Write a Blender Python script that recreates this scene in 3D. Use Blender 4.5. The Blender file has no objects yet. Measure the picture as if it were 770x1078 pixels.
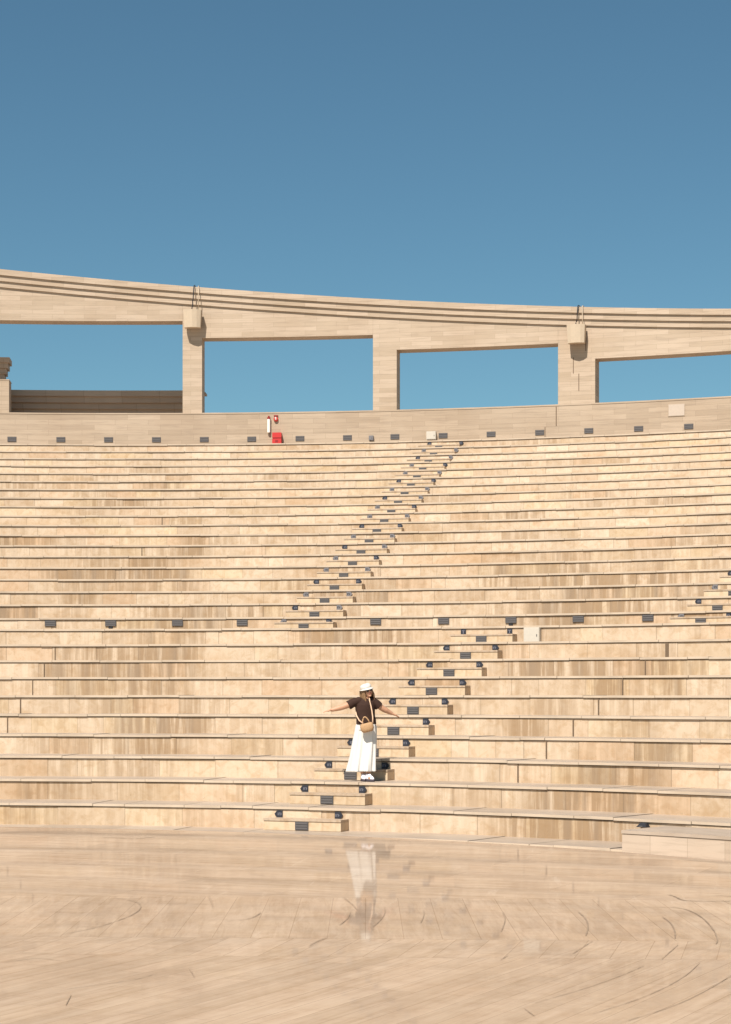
import bpy, bmesh, math, random
from mathutils import Vector, Matrix
R_ = math.radians
rnd = random.Random(7)
scene = bpy.context.scene
COL = scene.collection

# ------------------------------------------------------------------ survey of the place (metres)
CX, CY = -7.898, 14.755            # common centre of the tiers
CAMZ = 1.975                       # eye above the stage floor
RISE, TREAD, WALK = .36, 1.121, .678
R1 = 18.653
N_T = 29
LIP = .042
def RAD(n): return R1 + (n - 1) * TREAD + (WALK if n >= 11 else 0)
def HD(n): return RISE * (n - 6.212 - (.132 if n >= 11 else 0)) + CAMZ     # underside of the nosing
def TOP(n): return HD(n) + LIP
A0, A1 = -1.15, 1.3
def P(a, r, z): return Vector((CX + r * math.sin(a), CY + r * math.cos(a), z))
RW = RAD(29) + .5                  # parapet face
WTOP = 9.30 + CAMZ
RC = RW + .05                      # colonnade face

# ------------------------------------------------------------------ helpers
def tag(o, label=None, cat=None, group=None, kind=None):
    if label: o['label'] = label
    if cat: o['category'] = cat
    if group: o['group'] = group
    if kind: o['kind'] = kind
    return o
def empty(name, loc=(0, 0, 0), rz=0):
    o = bpy.data.objects.new(name, None); COL.objects.link(o)
    o.location = loc; o.rotation_euler = (0, 0, rz); o.empty_display_size = .2
    return o
class MB:
    """collects faces, with optional per-face uv and slab colour"""
    def __init__(s): s.v = []; s.f = []; s.uv = []; s.uv2 = []; s.c = []; s.smooth = []
    def face(s, pts, uv=None, uv2=None, c=(.5, 0, .5), sm=False):
        i = len(s.v); s.v += [tuple(p) for p in pts]; s.f.append(tuple(range(i, i + len(pts))))
        s.uv.append(uv or [(0, 0)] * len(pts)); s.uv2.append(uv2 or [(.5, 1)] * len(pts)); s.c.append(c); s.smooth.append(sm)
    def build(s, name, mat, parent=None, weld=False, smooth=False):
        me = bpy.data.meshes.new(name); me.from_pydata(s.v, [], s.f); me.update()
        u = me.uv_layers.new(name='uv'); u2 = me.uv_layers.new(name='uvl')
        ca = me.color_attributes.new('slab', 'FLOAT_COLOR', 'CORNER')
        u, u2, ca = me.uv_layers['uv'], me.uv_layers['uvl'], me.color_attributes['slab']
        k = 0
        for i, f in enumerate(s.f):
            for j in range(len(f)):
                u.data[k].uv = s.uv[i][j]; u2.data[k].uv = s.uv2[i][j]
                cc = s.c[i]; cc = cc[j] if isinstance(cc[0], tuple) else cc; ca.data[k].color = (*cc, 1); k += 1
        if weld:
            bm = bmesh.new(); bm.from_mesh(me); bmesh.ops.remove_doubles(bm, verts=bm.verts, dist=1e-5)
            bmesh.ops.recalc_face_normals(bm, faces=bm.faces); bm.to_mesh(me); bm.free()
        if smooth:
            for p in me.polygons: p.use_smooth = True
        me.materials.append(mat)
        o = bpy.data.objects.new(name, me); COL.objects.link(o)
        if parent: o.parent = parent
        return o
    def hexa(s, p, c=(.5, 0, .5), uvs=None):
        """p: 8 corners, bottom ring then top ring (ccw from above)"""
        q = [(3, 2, 1, 0), (4, 5, 6, 7), (0, 1, 5, 4), (1, 2, 6, 5), (2, 3, 7, 6), (3, 0, 4, 7)]
        for a in q:
            pts = [Vector(p[i]) for i in a]
            e1 = (pts[1] - pts[0]); L = max(e1.length, 1e-6)
            e2 = (pts[3] - pts[0]); H = max(e2.length, 1e-6)
            ox, oy = pts[0].x * .8 + pts[0].y * .6, pts[0].z
            s.face(pts, [(ox, oy), (ox + L, oy), (ox + L, oy + H), (ox, oy + H)], None, c)
    def box(s, x0, x1, y0, y1, z0, z1, c=(.5, 0, .5)):
        s.hexa([(x0, y0, z0), (x1, y0, z0), (x1, y1, z0), (x0, y1, z0), (x0, y0, z1), (x1, y0, z1), (x1, y1, z1), (x0, y1, z1)], c)
    def arcbox(s, a0, a1, r0, r1, z0, z1, seg=.3, c=(.5, 0, .5), caps=True):
        """curved block; z0/z1 may be functions of the angle"""
        f0 = z0 if callable(z0) else (lambda a: z0)
        f1 = z1 if callable(z1) else (lambda a: z1)
        n = max(1, int(math.ceil((a1 - a0) * r0 / seg)))
        for i in range(n):
            a, b = a0 + (a1 - a0) * i / n, a0 + (a1 - a0) * (i + 1) / n
            ua, ub = a * r0, b * r0
            s.face([P(a, r0, f0(a)), P(b, r0, f0(b)), P(b, r0, f1(b)), P(a, r0, f1(a))], [(ua, f0(a)), (ub, f0(b)), (ub, f1(b)), (ua, f1(a))], None, c)
            s.face([P(b, r1, f0(b)), P(a, r1, f0(a)), P(a, r1, f1(a)), P(b, r1, f1(b))], [(ub, f0(b)), (ua, f0(a)), (ua, f1(a)), (ub, f1(b))], None, c)
            s.face([P(a, r0, f1(a)), P(b, r0, f1(b)), P(b, r1, f1(b)), P(a, r1, f1(a))], [(ua, r0), (ub, r0), (ub, r1), (ua, r1)], None, c)
            s.face([P(b, r0, f0(b)), P(a, r0, f0(a)), P(a, r1, f0(a)), P(b, r1, f0(b))], [(ub, r0), (ua, r0), (ua, r1), (ub, r1)], None, c)
        if caps:
            for a, fl in ((a0, 1), (a1, 0)):
                q = [P(a, r0, f0(a)), P(a, r1, f0(a)), P(a, r1, f1(a)), P(a, r0, f1(a))]
                w = [(r0, f0(a)), (r1, f0(a)), (r1, f1(a)), (r0, f1(a))]
                if fl: q.reverse(); w.reverse()
                s.face(q, w, None, c)
def tube(pts, rad, n=8, caps=True, mb=None):
    m = mb or MB(); pts = [Vector(p) for p in pts]; rings = []
    rr = rad if isinstance(rad, (list, tuple)) else [rad] * len(pts)
    for i, p in enumerate(pts):
        d = (pts[min(i + 1, len(pts) - 1)] - pts[max(i - 1, 0)]).normalized()
        up = Vector((0, 0, 1)) if abs(d.z) < .9 else Vector((1, 0, 0))
        x = d.cross(up).normalized(); y = x.cross(d)
        rings.append([p + (x * math.cos(2 * math.pi * k / n) + y * math.sin(2 * math.pi * k / n)) * rr[i] for k in range(n)])
    for a, b in zip(rings, rings[1:]):
        for k in range(n): m.face([a[k], a[(k + 1) % n], b[(k + 1) % n], b[k]])
    if caps: m.face(rings[0][::-1]); m.face(rings[-1])
    return m
def capsule(m, p, q, ra, rb, n=12, k=4):
    p, q = Vector(p), Vector(q); d = (q - p); d = d.normalized() if d.length > 1e-6 else Vector((0, 0, 1))
    pts, rr = [], []
    for i in range(k): t = math.pi / 2 * (i + .15) / k; pts.append(p - d * ra * math.cos(t)); rr.append(ra * math.sin(t))
    for i in range(5): t = i / 4; pts.append(p.lerp(q, t)); rr.append(ra + (rb - ra) * t)
    for i in range(k): t = math.pi / 2 * (1 - (i + .85) / k); pts.append(q + d * rb * math.cos(t)); rr.append(rb * math.sin(t))
    tube(pts, rr, n, True, m)
def loft(m, rings, cap=True):
    n = len(rings[0])
    for a, b in zip(rings, rings[1:]):
        for k in range(n): m.face([a[k], a[(k + 1) % n], b[(k + 1) % n], b[k]])
    if cap: m.face(rings[0][::-1]); m.face(rings[-1])
def ellipsoid(m, c, r, n=16, k=10, rot=None):
    c = Vector(c); rings = []
    for i in range(k + 1):
        t = math.pi * (i + .0) / k; t = min(max(t, .06), math.pi - .06)
        ring = []
        for j in range(n):
            a = 2 * math.pi * j / n
            v = Vector((r[0] * math.sin(t) * math.cos(a), r[1] * math.sin(t) * math.sin(a), -r[2] * math.cos(t)))
            if rot: v = rot @ v
            ring.append(c + v)
        rings.append(ring)
    loft(m, rings)
def fuse(m, name, mat, parent, voxel, smooth=2):
    """union of overlapping closed shapes as one continuous skin"""
    o = m.build(name, mat, None, weld=True)
    md = o.modifiers.new('r', 'REMESH'); md.mode = 'VOXEL'; md.voxel_size = voxel; md.use_smooth_shade = True
    s = o.modifiers.new('s', 'SMOOTH'); s.iterations = smooth; s.factor = .5
    dg = bpy.context.evaluated_depsgraph_get(); dg.update()
    me = bpy.data.meshes.new_from_object(o.evaluated_get(dg))
    old = o.data; o.modifiers.clear(); o.data = me; bpy.data.meshes.remove(old); me.name = name
    for p in me.polygons: p.use_smooth = True
    if not me.materials: me.materials.append(mat)
    if parent: o.parent = parent
    return o
def copy_tree(o, parent=None):
    c = o.copy(); COL.objects.link(c); c.parent = parent
    for ch in o.children: copy_tree(ch, c)
    return c
ORD = ['first', 'second', 'third', 'fourth', 'fifth', 'sixth', 'seventh', 'eighth', 'ninth', 'tenth', 'eleventh', 'twelfth', 'thirteenth', 'fourteenth', 'fifteenth', 'sixteenth', 'seventeenth', 'eighteenth', 'nineteenth', 'twentieth']

# ------------------------------------------------------------------ materials
class NT:
    def __init__(s, name, rough=.7, spec=.3):
        s.m = bpy.data.materials.new(name); s.m.use_nodes = True; s.t = s.m.node_tree; s.t.nodes.clear()
        s.out = s.n('ShaderNodeOutputMaterial'); s.p = s.n('ShaderNodeBsdfPrincipled')
        s.p.inputs['Roughness'].default_value = rough; s.p.inputs['Specular IOR Level'].default_value = spec
        s.l(s.p.outputs[0], s.out.inputs[0])
    def n(s, k, **kw):
        x = s.t.nodes.new(k)
        for a, b in kw.items(): setattr(x, a, b)
        return x
    def l(s, a, b): s.t.links.new(a, b)
    def put(s, sock, v):
        if isinstance(v, bpy.types.NodeSocket): s.l(v, sock)
        elif isinstance(v, (tuple, list)) and len(v) == 3 and sock.type == 'RGBA': sock.default_value = (*v, 1)
        else: sock.default_value = v
    def math(s, op, a, b=0, c=0, clamp=False):
        x = s.n('ShaderNodeMath', operation=op, use_clamp=clamp)
        for i, v in enumerate((a, b, c)): s.put(x.inputs[i], v)
        return x.outputs[0]
    def mix(s, f, a, b, mode='MIX'):
        x = s.n('ShaderNodeMix', data_type='RGBA', blend_type=mode)
        s.put(x.inputs[0], f); s.put(x.inputs[6], a); s.put(x.inputs[7], b)
        return x.outputs[2]
    def ramp(s, f, lo, hi):
        x = s.n('ShaderNodeMapRange', clamp=True, interpolation_type='SMOOTHSTEP')
        s.put(x.inputs[0], f); x.inputs[1].default_value = lo; x.inputs[2].default_value = hi
        return x.outputs[0]
    def mapv(s, v, scale=(1, 1, 1), rot=(0, 0, 0), loc=(0, 0, 0)):
        x = s.n('ShaderNodeMapping'); s.l(v, x.inputs[0])
        x.inputs['Location'].default_value = loc; x.inputs['Rotation'].default_value = rot; x.inputs['Scale'].default_value = scale
        return x.outputs[0]
    def noise(s, v, scale=1, detail=3, rough=.55, dist=0):
        x = s.n('ShaderNodeTexNoise'); s.l(v, x.inputs['Vector'])
        x.inputs['Scale'].default_value = scale; x.inputs['Detail'].default_value = detail
        x.inputs['Roughness'].default_value = rough; x.inputs['Distortion'].default_value = dist
        return x.outputs['Fac']
    def uv(s, name='uv'): return s.n('ShaderNodeUVMap', uv_map=name).outputs[0]
    def obj(s): return s.n('ShaderNodeTexCoord').outputs['Object']
    def slab(s):
        x = s.n('ShaderNodeAttribute', attribute_name='slab'); y = s.n('ShaderNodeSeparateColor'); s.l(x.outputs['Color'], y.inputs[0])
        return y.outputs
    def bump(s, h, strength=.3, dist=.01):
        b = s.n('ShaderNodeBump'); s.l(h, b.inputs['Height']); b.inputs['Strength'].default_value = strength; b.inputs['Distance'].default_value = dist
        s.l(b.outputs[0], s.p.inputs['Normal'])
    def done(s, col): s.put(s.p.inputs['Base Color'], col); return s.m

def m_plain(name, col, rough=.6, spec=.3, metal=0, var=.12, scale=14):
    k = NT(name, rough, spec); k.p.inputs['Metallic'].default_value = metal
    n = k.noise(k.obj(), scale, 3)
    return k.done(k.mix(n, tuple(c * (1 - var) for c in col), tuple(min(1, c * (1 + var)) for c in col)))

def m_riser():
    k = NT('limestone_riser', .62, .25)
    uv, sl = k.uv(), k.slab()
    base = k.mix(sl[0], RISER_LO, RISER_HI)
    # pinkish and yellowish slabs
    base = k.mix(k.ramp(sl[2], .72, 1), base, k.mix(1, base, (.97, .90, .84), 'MULTIPLY'))
    base = k.mix(k.ramp(sl[2], .26, 0), base, k.mix(1, base, (1.02, 1.01, .94), 'MULTIPLY'))
    # cloudy figure of the stone
    cl = k.noise(uv, 5.5, 5, .62, .6)
    base = k.mix(k.ramp(cl, .40, .72), base, k.mix(1, base, (.84, .78, .70), 'MULTIPLY'))
    gr = k.noise(k.mapv(uv, (22, 1.6, 1)), 1, 4, .7)
    base = k.mix(k.math('MULTIPLY', k.ramp(gr, .5, .72), k.math('ADD', .22, k.math('MULTIPLY', sl[1], .4))), base, (.36, .26, .17))
    bt = k.noise(k.mapv(uv, (.45, .9, 1), loc=(3, 8, 0)), 1, 4, .6)
    base = k.mix(k.ramp(bt, .48, .72), base, k.mix(1, base, (.87, .80, .71), 'MULTIPLY'))
    rs = k.noise(k.mapv(uv, (1.6, 2.6, 1), loc=(1, 5, 0)), 1, 6, .72, 1.0)
    base = k.mix(k.math('MULTIPLY', k.ramp(rs, .55, .69), .38), base, (.40, .265, .145))
    sp = k.noise(uv, 26, 2, .6, 1.2)
    base = k.mix(k.math('MULTIPLY', k.ramp(sp, .62, .74), .45), base, (.30, .21, .12))
    # small mossy pits in a few places
    pit = k.math('MULTIPLY', k.ramp(k.noise(uv, 13, 3, .7, 1.5), .64, .72), k.ramp(k.noise(uv, .8, 2), .56, .66))
    base = k.mix(k.math('MULTIPLY', pit, .6), base, (.28, .22, .11))
    # run-off streaks under the nosings, in patches
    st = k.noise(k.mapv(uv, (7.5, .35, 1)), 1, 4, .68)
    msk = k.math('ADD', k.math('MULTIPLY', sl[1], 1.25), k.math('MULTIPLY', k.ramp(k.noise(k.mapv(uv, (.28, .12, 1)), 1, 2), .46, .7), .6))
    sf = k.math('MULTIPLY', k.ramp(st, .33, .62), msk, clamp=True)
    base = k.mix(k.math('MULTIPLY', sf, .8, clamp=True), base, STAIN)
    st2 = k.noise(k.mapv(uv, (3.1, .2, 1), loc=(7, 3, 0)), 1, 3, .6)
    sg = k.math('MULTIPLY', k.ramp(st2, .44, .64), k.ramp(sl[1], .4, .9), clamp=True)
    base = k.mix(k.math('MULTIPLY', sg, .62), base, (.25, .18, .12))
    # joints between the slabs
    x = k.n('ShaderNodeSeparateXYZ'); k.l(k.uv('uvl'), x.inputs[0])
    d = k.math('MINIMUM', x.outputs[0], k.math('SUBTRACT', x.outputs[1], x.outputs[0]))
    j = k.math('MULTIPLY', k.math('LESS_THAN', d, .007), k.math('ADD', .25, k.math('MULTIPLY', sl[2], .5)))
    base = k.mix(k.math('MULTIPLY', j, .75), base, (.19, .13, .08))
    k.bump(k.noise(uv, 40, 4), .15, .004)
    return k.done(base)
def m_tread():
    k = NT('worn_limestone_tread', .42, .35)
    uv, sl = k.uv(), k.slab()
    base = k.mix(sl[0], TREAD_LO, TREAD_HI)
    base = k.mix(k.math('GREATER_THAN', sl[1], .3), base, (.52, .415, .31))     # paler front edge of the nosing
    base = k.mix(k.ramp(k.noise(uv, 1.3, 5, .65), .35, .7), base, k.mix(1, base, (.86, .84, .82), 'MULTIPLY'))
    base = k.mix(k.math('MULTIPLY', k.ramp(k.noise(k.mapv(uv, (1.2, 9, 1)), 1, 4), .45, .75), .35), base, (.24, .19, .14))
    x = k.n('ShaderNodeSeparateXYZ'); k.l(k.uv('uvl'), x.inputs[0])
    d = k.math('MINIMUM', x.outputs[0], k.math('SUBTRACT', x.outputs[1], x.outputs[0]))
    base = k.mix(k.math('MULTIPLY', k.math('LESS_THAN', d, .006), .5), base, (.15, .11, .07))
    return k.done(base)
def m_trav(name, a, b, vein=(.30, .23, .17), bw=1.3, bh=.46, joint=.007, vs=.4):
    """travertine cladding with level veins and thin joints"""
    k = NT(name, .7, .2)
    uv = k.uv()
    br = k.n('ShaderNodeTexBrick'); k.l(uv, br.inputs['Vector'])
    br.offset = .37; br.squash = 1
    br.inputs['Color1'].default_value = (0, 0, 0, 1); br.inputs['Color2'].default_value = (1, 1, 1, 1); br.inputs['Mortar'].default_value = (.5, .5, .5, 1)
    br.inputs['Scale'].default_value = 1; br.inputs['Mortar Size'].default_value = joint; br.inputs['Mortar Smooth'].default_value = 0
    br.inputs['Brick Width'].default_value = bw; br.inputs['Row Height'].default_value = bh
    base = k.mix(br.outputs['Color'], a, b)
    v = k.noise(k.mapv(uv, (1.1, 16, 1)), 1, 5, .65, .4)
    base = k.mix(k.math('MULTIPLY', k.ramp(v, .46, .68), vs), base, vein)
    v2 = k.noise(k.mapv(uv, (3.5, 34, 1), loc=(3, 1, 0)), 1, 4, .7)
    base = k.mix(k.math('MULTIPLY', k.ramp(v2, .6, .72), vs * .8), base, tuple(c * .8 for c in vein))
    base = k.mix(k.ramp(k.noise(uv, .5, 3), .35, .7), base, k.mix(1, base, (.93, .91, .89), 'MULTIPLY'))
    base = k.mix(k.math('MULTIPLY', br.outputs['Fac'], .45), base, (.17, .12, .08))
    k.bump(v2, .2, .006)
    return k.done(base)
def m_floor():
    k = NT('polished_stage_stone', .5, .2)
    o = k.obj()
    x = k.n('ShaderNodeSeparateXYZ'); k.l(o, x.inputs[0]); Y = x.outputs[1]; X = x.outputs[0]
    Yt = k.math('ADD', Y, k.math('MULTIPLY', X, .06))
    def turn(th): return k.mapv(o, rot=(0, 0, th))
    def streak(th, a, b, lo=.35, hi=.7, d=.5):
        return k.ramp(k.noise(k.mapv(turn(th), (a, b, 1)), 1, 7, .7, d), lo, hi)
    far = streak(R_(20), .35, 2.6)
    mid = streak(R_(-88), .45, 3.2)
    nar = streak(R_(-78), .5, 4.0)
    near = streak(R_(-64), .28, 3.6)
    near2 = streak(R_(-64), .7, 13, .42, .66)
    mid2 = streak(R_(-92), .9, 12, .42, .66)
    fars = streak(R_(24), .8, 11, .42, .66)
    def sel(lo, a, b): return k.mix(k.math('GREATER_THAN', Yt, lo), a, b)
    def g(v):
        c = k.n('ShaderNodeCombineColor'); [k.l(v, i) for i in c.inputs]; return c.outputs[0]
    s = sel(14.9, g(near), sel(16.0, g(nar), sel(19.2, g(mid), g(far))))
    t = sel(16.0, g(near2), sel(19.2, g(mid2), g(fars)))
    base = k.mix(s, FL_LO, FL_HI)
    base = k.mix(k.math('MULTIPLY', t, .42), base, (.30, .205, .13))
    lt = sel(16.0, g(streak(R_(-61), .45, 9, .56, .7)), g(streak(R_(-84), .6, 8, .58, .7)))
    base = k.mix(k.math('MULTIPLY', lt, .35), base, (.52, .42, .33))
    mot = k.noise(o, 3.5, 6, .7)
    base = k.mix(k.ramp(mot, .42, .72), base, k.mix(1, base, (.88, .85, .83), 'MULTIPLY'))
    # planks: each strip of stone its own tone
    def planks(th, w, h):
        br = k.n('ShaderNodeTexBrick'); k.l(k.mapv(o, rot=(0, 0, th)), br.inputs['Vector']); br.offset = .4
        br.inputs['Color1'].default_value = (.86, .86, .86, 1); br.inputs['Color2'].default_value = (1.06, 1.06, 1.06, 1); br.inputs['Mortar'].default_value = (.66, .62, .58, 1)
        br.inputs['Scale'].default_value = 1; br.inputs['Mortar Size'].default_value = .004; br.inputs['Brick Width'].default_value = w; br.inputs['Row Height'].default_value = h
        return br.outputs['Color']
    pk = sel(14.9, planks(R_(-64), 2.6, .21), sel(16.0, planks(R_(-78), 1.1, .26), sel(19.2, planks(R_(-90), 3.2, .31), planks(R_(22), 2.4, .8))))
    base = k.mix(.72, base, k.mix(1, base, pk, 'MULTIPLY'))
    base = k.mix(k.ramp(k.noise(o, .35, 4), .35, .7), base, k.mix(1, base, (.93, .92, .92), 'MULTIPLY'))
    scuff = k.ramp(k.noise(k.mapv(o, (.5, 2.2, 1), rot=(0, 0, R_(20))), 1, 5, .7), .62, .72)
    base = k.mix(k.math('MULTIPLY', scuff, .25), base, (.5, .4, .32))
    # thin band joints
    for y0 in (14.9, 16.0, 19.2):
        j = k.math('LESS_THAN', k.math('ABSOLUTE', k.math('SUBTRACT', Yt, y0)), .018)
        base = k.mix(k.math('MULTIPLY', j, .22), base, (.22, .15, .10))
    gl = k.n('ShaderNodeBsdfGlossy'); gl.inputs['Color'].default_value = (1, .97, .93, 1)
    k.put(gl.inputs['Roughness'], k.math('ADD', FL_ROUGH, k.math('MULTIPLY', k.noise(o, 1.1, 4), .05)))
    b = k.n('ShaderNodeBump'); k.l(k.noise(k.mapv(o, (1, 1, 1)), 2.2, 2), b.inputs['Height']); b.inputs['Strength'].default_value = .025; b.inputs['Distance'].default_value = .02
    k.l(b.outputs[0], gl.inputs['Normal'])
    k.p.inputs['Specular IOR Level'].default_value = 0
    ms = k.n('ShaderNodeMixShader'); k.put(ms.inputs[0], k.math('MULTIPLY', k.ramp(k.noise(o, .6, 3), .2, .8), FL_GLOSS * .5))
    k.put(ms.inputs[0], k.math('ADD', FL_GLOSS * .7, k.math('MULTIPLY', k.noise(o, .7, 3), FL_GLOSS * .6)))
    k.l(k.p.outputs[0], ms.inputs[1]); k.l(gl.outputs[0], ms.inputs[2]); k.l(ms.outputs[0], k.out.inputs[0])
    return k.done(base)

RISER_LO, RISER_HI, STAIN = (.475, .358, .245), (.625, .50, .37), (.27, .172, .092)
TREAD_LO, TREAD_HI = (.37, .29, .22), (.45, .36, .28)
FL_LO, FL_HI, FL_GLOSS, FL_ROUGH = (.385, .285, .203), (.455, .347, .257), .29, .012

M_RISER, M_TREAD, M_FLOOR = m_riser(), m_tread(), m_floor()
M_WALL = m_trav('parapet_travertine', (.37, .285, .205), (.445, .348, .255), vs=.5, joint=.004, bw=1.1, bh=.17)
M_FRAME = m_trav('colonnade_travertine', (.41, .318, .228), (.485, .382, .285), vs=.42, bw=1.05, bh=.15, joint=.004)
M_REAR = m_trav('rear_wall_travertine', (.42, .32, .24), (.48, .375, .285), vs=.3)
M_BLOCK = m_trav('platform_travertine', (.40, .31, .23), (.49, .39, .30), vs=.45, bw=.62, bh=.8, joint=.004)
M_GROUND = m_plain('sandy_paving', (.40, .32, .24), .9, .1, var=.2, scale=.8)
M_DARK = m_plain('dark_joint_filler', (.15, .105, .07), .9, .1)
M_GRILLE = m_plain('grey_metal_grille', (.075, .068, .066), .5, .4)
M_LOUVRE = m_plain('grey_metal_louvre', (.11, .10, .098), .45, .4)
M_BLACK = m_plain('black_plastic', (.018, .018, .022), .5, .4)
M_PLATE = m_plain('navy_black_plate', (.022, .024, .034), .45, .4)
M_PLATEG = m_plain('faded_grey_plate', (.16, .15, .155), .5, .4)
M_LETTER = m_plain('pale_lettering', (.17, .17, .20), .6, .2)
M_CREAM = m_plain('cream_painted_metal', (.50, .45, .375), .45, .4, var=.05)
M_SPEAK = m_plain('sand_painted_box', (.50, .40, .29), .6, .3, var=.08)
M_RED = m_plain('red_paint', (.48, .032, .028), .35, .5, var=.1)
M_REDD = m_plain('dark_red_paint', (.25, .015, .015), .4, .5)
M_WHITE = m_plain('white_paint', (.80, .77, .70), .5, .3, var=.05)
M_PANEL = m_plain('pale_cover_plate', (.47, .385, .31), .6, .2, var=.08)

# ------------------------------------------------------------------ setting: ground, stage floor
g = MB(); S = 3000
g.face([(-S, -S, -.45), (S, -S, -.45), (S, S, -.45), (-S, S, -.45)])
tag(g.build('ground', M_GROUND), kind='structure')

def floor_z(r, a):
    """a nearly level stage that falls away to the gutter in front of the tiers"""
    if abs(a) > 1.45: return 0
    t = min(max((r - 14.75) / 2.6, 0), 1); t = t * t * (3 - 2 * t)
    low = -.30 - .03 * min(max((a - .1) / .5, 0), 1)
    fade = min(1, max(0, (1.45 - abs(a)) / .1))
    return low * t * fade
fl = MB()
rs = [0, 4, 8, 11, 13, 14, 14.6] + [14.75 + .13 * i for i in range(1, 21)] + [RAD(0) + .05]
def fquad(a, b, r, q):
    p = [P(a, r, floor_z(r, a)), P(b, r, floor_z(r, b)), P(b, q, floor_z(q, b)), P(a, q, floor_z(q, a))]
    if r < 1e-6: p = [p[0], p[2], p[3]]
    fl.face(p[::-1], sm=True)
n = 220
for i in range(n):
    a, b = -math.pi + 2 * math.pi * i / n, -math.pi + 2 * math.pi * (i + 1) / n
    inside = -1.45 < (a + b) / 2 < 1.45
    rr = rs if inside else [0, 8, 14.75, 24, 40]
    for r, q in zip(rr, rr[1:]): fquad(a, b, r, q)
o = fl.build('floor', M_FLOOR, smooth=False)
tag(o, kind='structure')

# sealed joints and cracks lying in the stage floor
def floor_pt(px, py):            # survey of the joints on the level part of the stage
    Y = CAMZ * 2093.5 / (py - 729.94); return ((px - 385) / 2093.5 * Y, Y)
J = [([(120, 945), (138, 948), (149, 952), (148, 958), (137, 965), (105, 976), (66, 984)], .012, 1),
     ([(107, 881.5), (120, 882), (140, 883.4), (150, 882.6), (163, 881)], .03, 1),
     ([(220, 944), (223, 950), (225, 957)], .012, .8), ([(262, 920), (290, 924), (312, 926)], .016, .6),
     ([(0, 1014), (25, 1010.5), (41, 1008.5), (66, 1012)], .014, .8), ([(60, 1043), (95, 1038), (140, 1032.5), (165, 1025)], .012, .8),
     ([(69.5, 1059), (75, 1048)], .012, .9), ([(199, 1019), (205, 1029)], .012, .7), ([(170, 990), (200, 991)], .014, .7),
     ([(231, 990), (241, 986.5)], .012, .8), ([(235, 969.5), (255, 969), (268, 966), (275, 961)], .014, .9),
     ([(325, 996.5), (335, 991), (345, 987)], .014, .8), ([(362, 945), (372, 953), (376, 958)], .014, .7),
     ([(369, 960), (367, 967), (358, 974)], .014, .8), ([(405, 955), (406, 962), (400, 970), (393, 976)], .014, .7),
     ([(446, 958), (447, 964), (443, 972)], .014, .8), ([(529, 960), (533, 968), (528, 981)], .014, .9),
     ([(609, 960), (617, 967), (620, 976), (617, 985)], .02, 1), ([(697, 965), (707, 972), (711, 981), (711, 988)], .02, 1),
     ([(661, 955), (690, 955), (718, 955.5), (738, 964), (752, 979), (756, 990), (754, 994)], .018, 1), ([(754, 994.2), (770, 995)], .014, .8),
     ([(703, 942), (710, 943.5), (719, 948.5), (740, 949), (775, 949)], .02, 1.3), ([(753, 942.5), (762, 943), (772, 944)], .016, 1),
     ([(599, 1007), (624, 991)], .012, .7), ([(696, 1011), (714, 995)], .012, .7), ([(560, 1057), (620, 1040), (660, 1025), (678, 1017)], .011, .7),
     ([(620, 1069), (680, 1050), (720, 1030), (737, 1014)], .011, .7), ([(650, 1078), (710, 1060), (750, 1040), (775, 1024)], .012, .7),
     ([(552, 1062), (563, 1070)], .012, .8), ([(464, 1008), (480, 1009)], .016, .7), ([(527, 1011), (535, 1006)], .014, .7)]
jm = MB()
for pts, w, d in J:
    q = [Vector((*floor_pt(*p), 0)) for p in pts]
    # round the corners
    for _ in range(2):
        nq = [q[0]]
        for a, b in zip(q, q[1:]): nq += [a.lerp(b, .25), a.lerp(b, .75)]
        q = nq + [q[-1]]
    for i in range(len(q) - 1):
        a, b = q[i], q[i + 1]; s = (b - a).normalized().cross(Vector((0, 0, 1)))
        wa = w * .5 * math.sin(math.pi * min(1, (i + .4) / 3) / 2) * (1 if i < len(q) - 3 else .7); 
        ra = math.hypot(a.x - CX, a.y - CY); za = floor_z(ra, math.atan2(a.x - CX, a.y - CY)) + .004
        rb = math.hypot(b.x - CX, b.y - CY); zb = floor_z(rb, math.atan2(b.x - CX, b.y - CY)) + .004
        z0, z1 = Vector((0, 0, za)), Vector((0, 0, zb))
        wa *= (.3 + .45 * abs(math.sin(i * 1.7 + q[0].x * 3))) * d; jm.face([a - s * wa + z0, a + s * wa + z0, b + s * wa + z1, b - s * wa + z1])
M_SEAL = m_plain('brown_joint_sealant', (.27, .195, .135), .8, .1, var=.3, scale=3)
tag(jm.build('floor_joint', M_SEAL), kind='structure')

# ------------------------------------------------------------------ the terrace of stone seats
terrace = tag(empty('seating_terrace', (CX, CY + R1, 0)), 'broad curving amphitheatre bank of cream stone seat tiers with brown stains', 'seating')
PAR = Matrix.Translation(Vector((-CX, -CY - R1, 0)))
def under(o, root=terrace):
    o.parent = root; o.matrix_parent_inverse = Matrix.Translation(-Vector(root.location)) if root.type == 'EMPTY' else Matrix.Identity(4)
    return o
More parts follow.
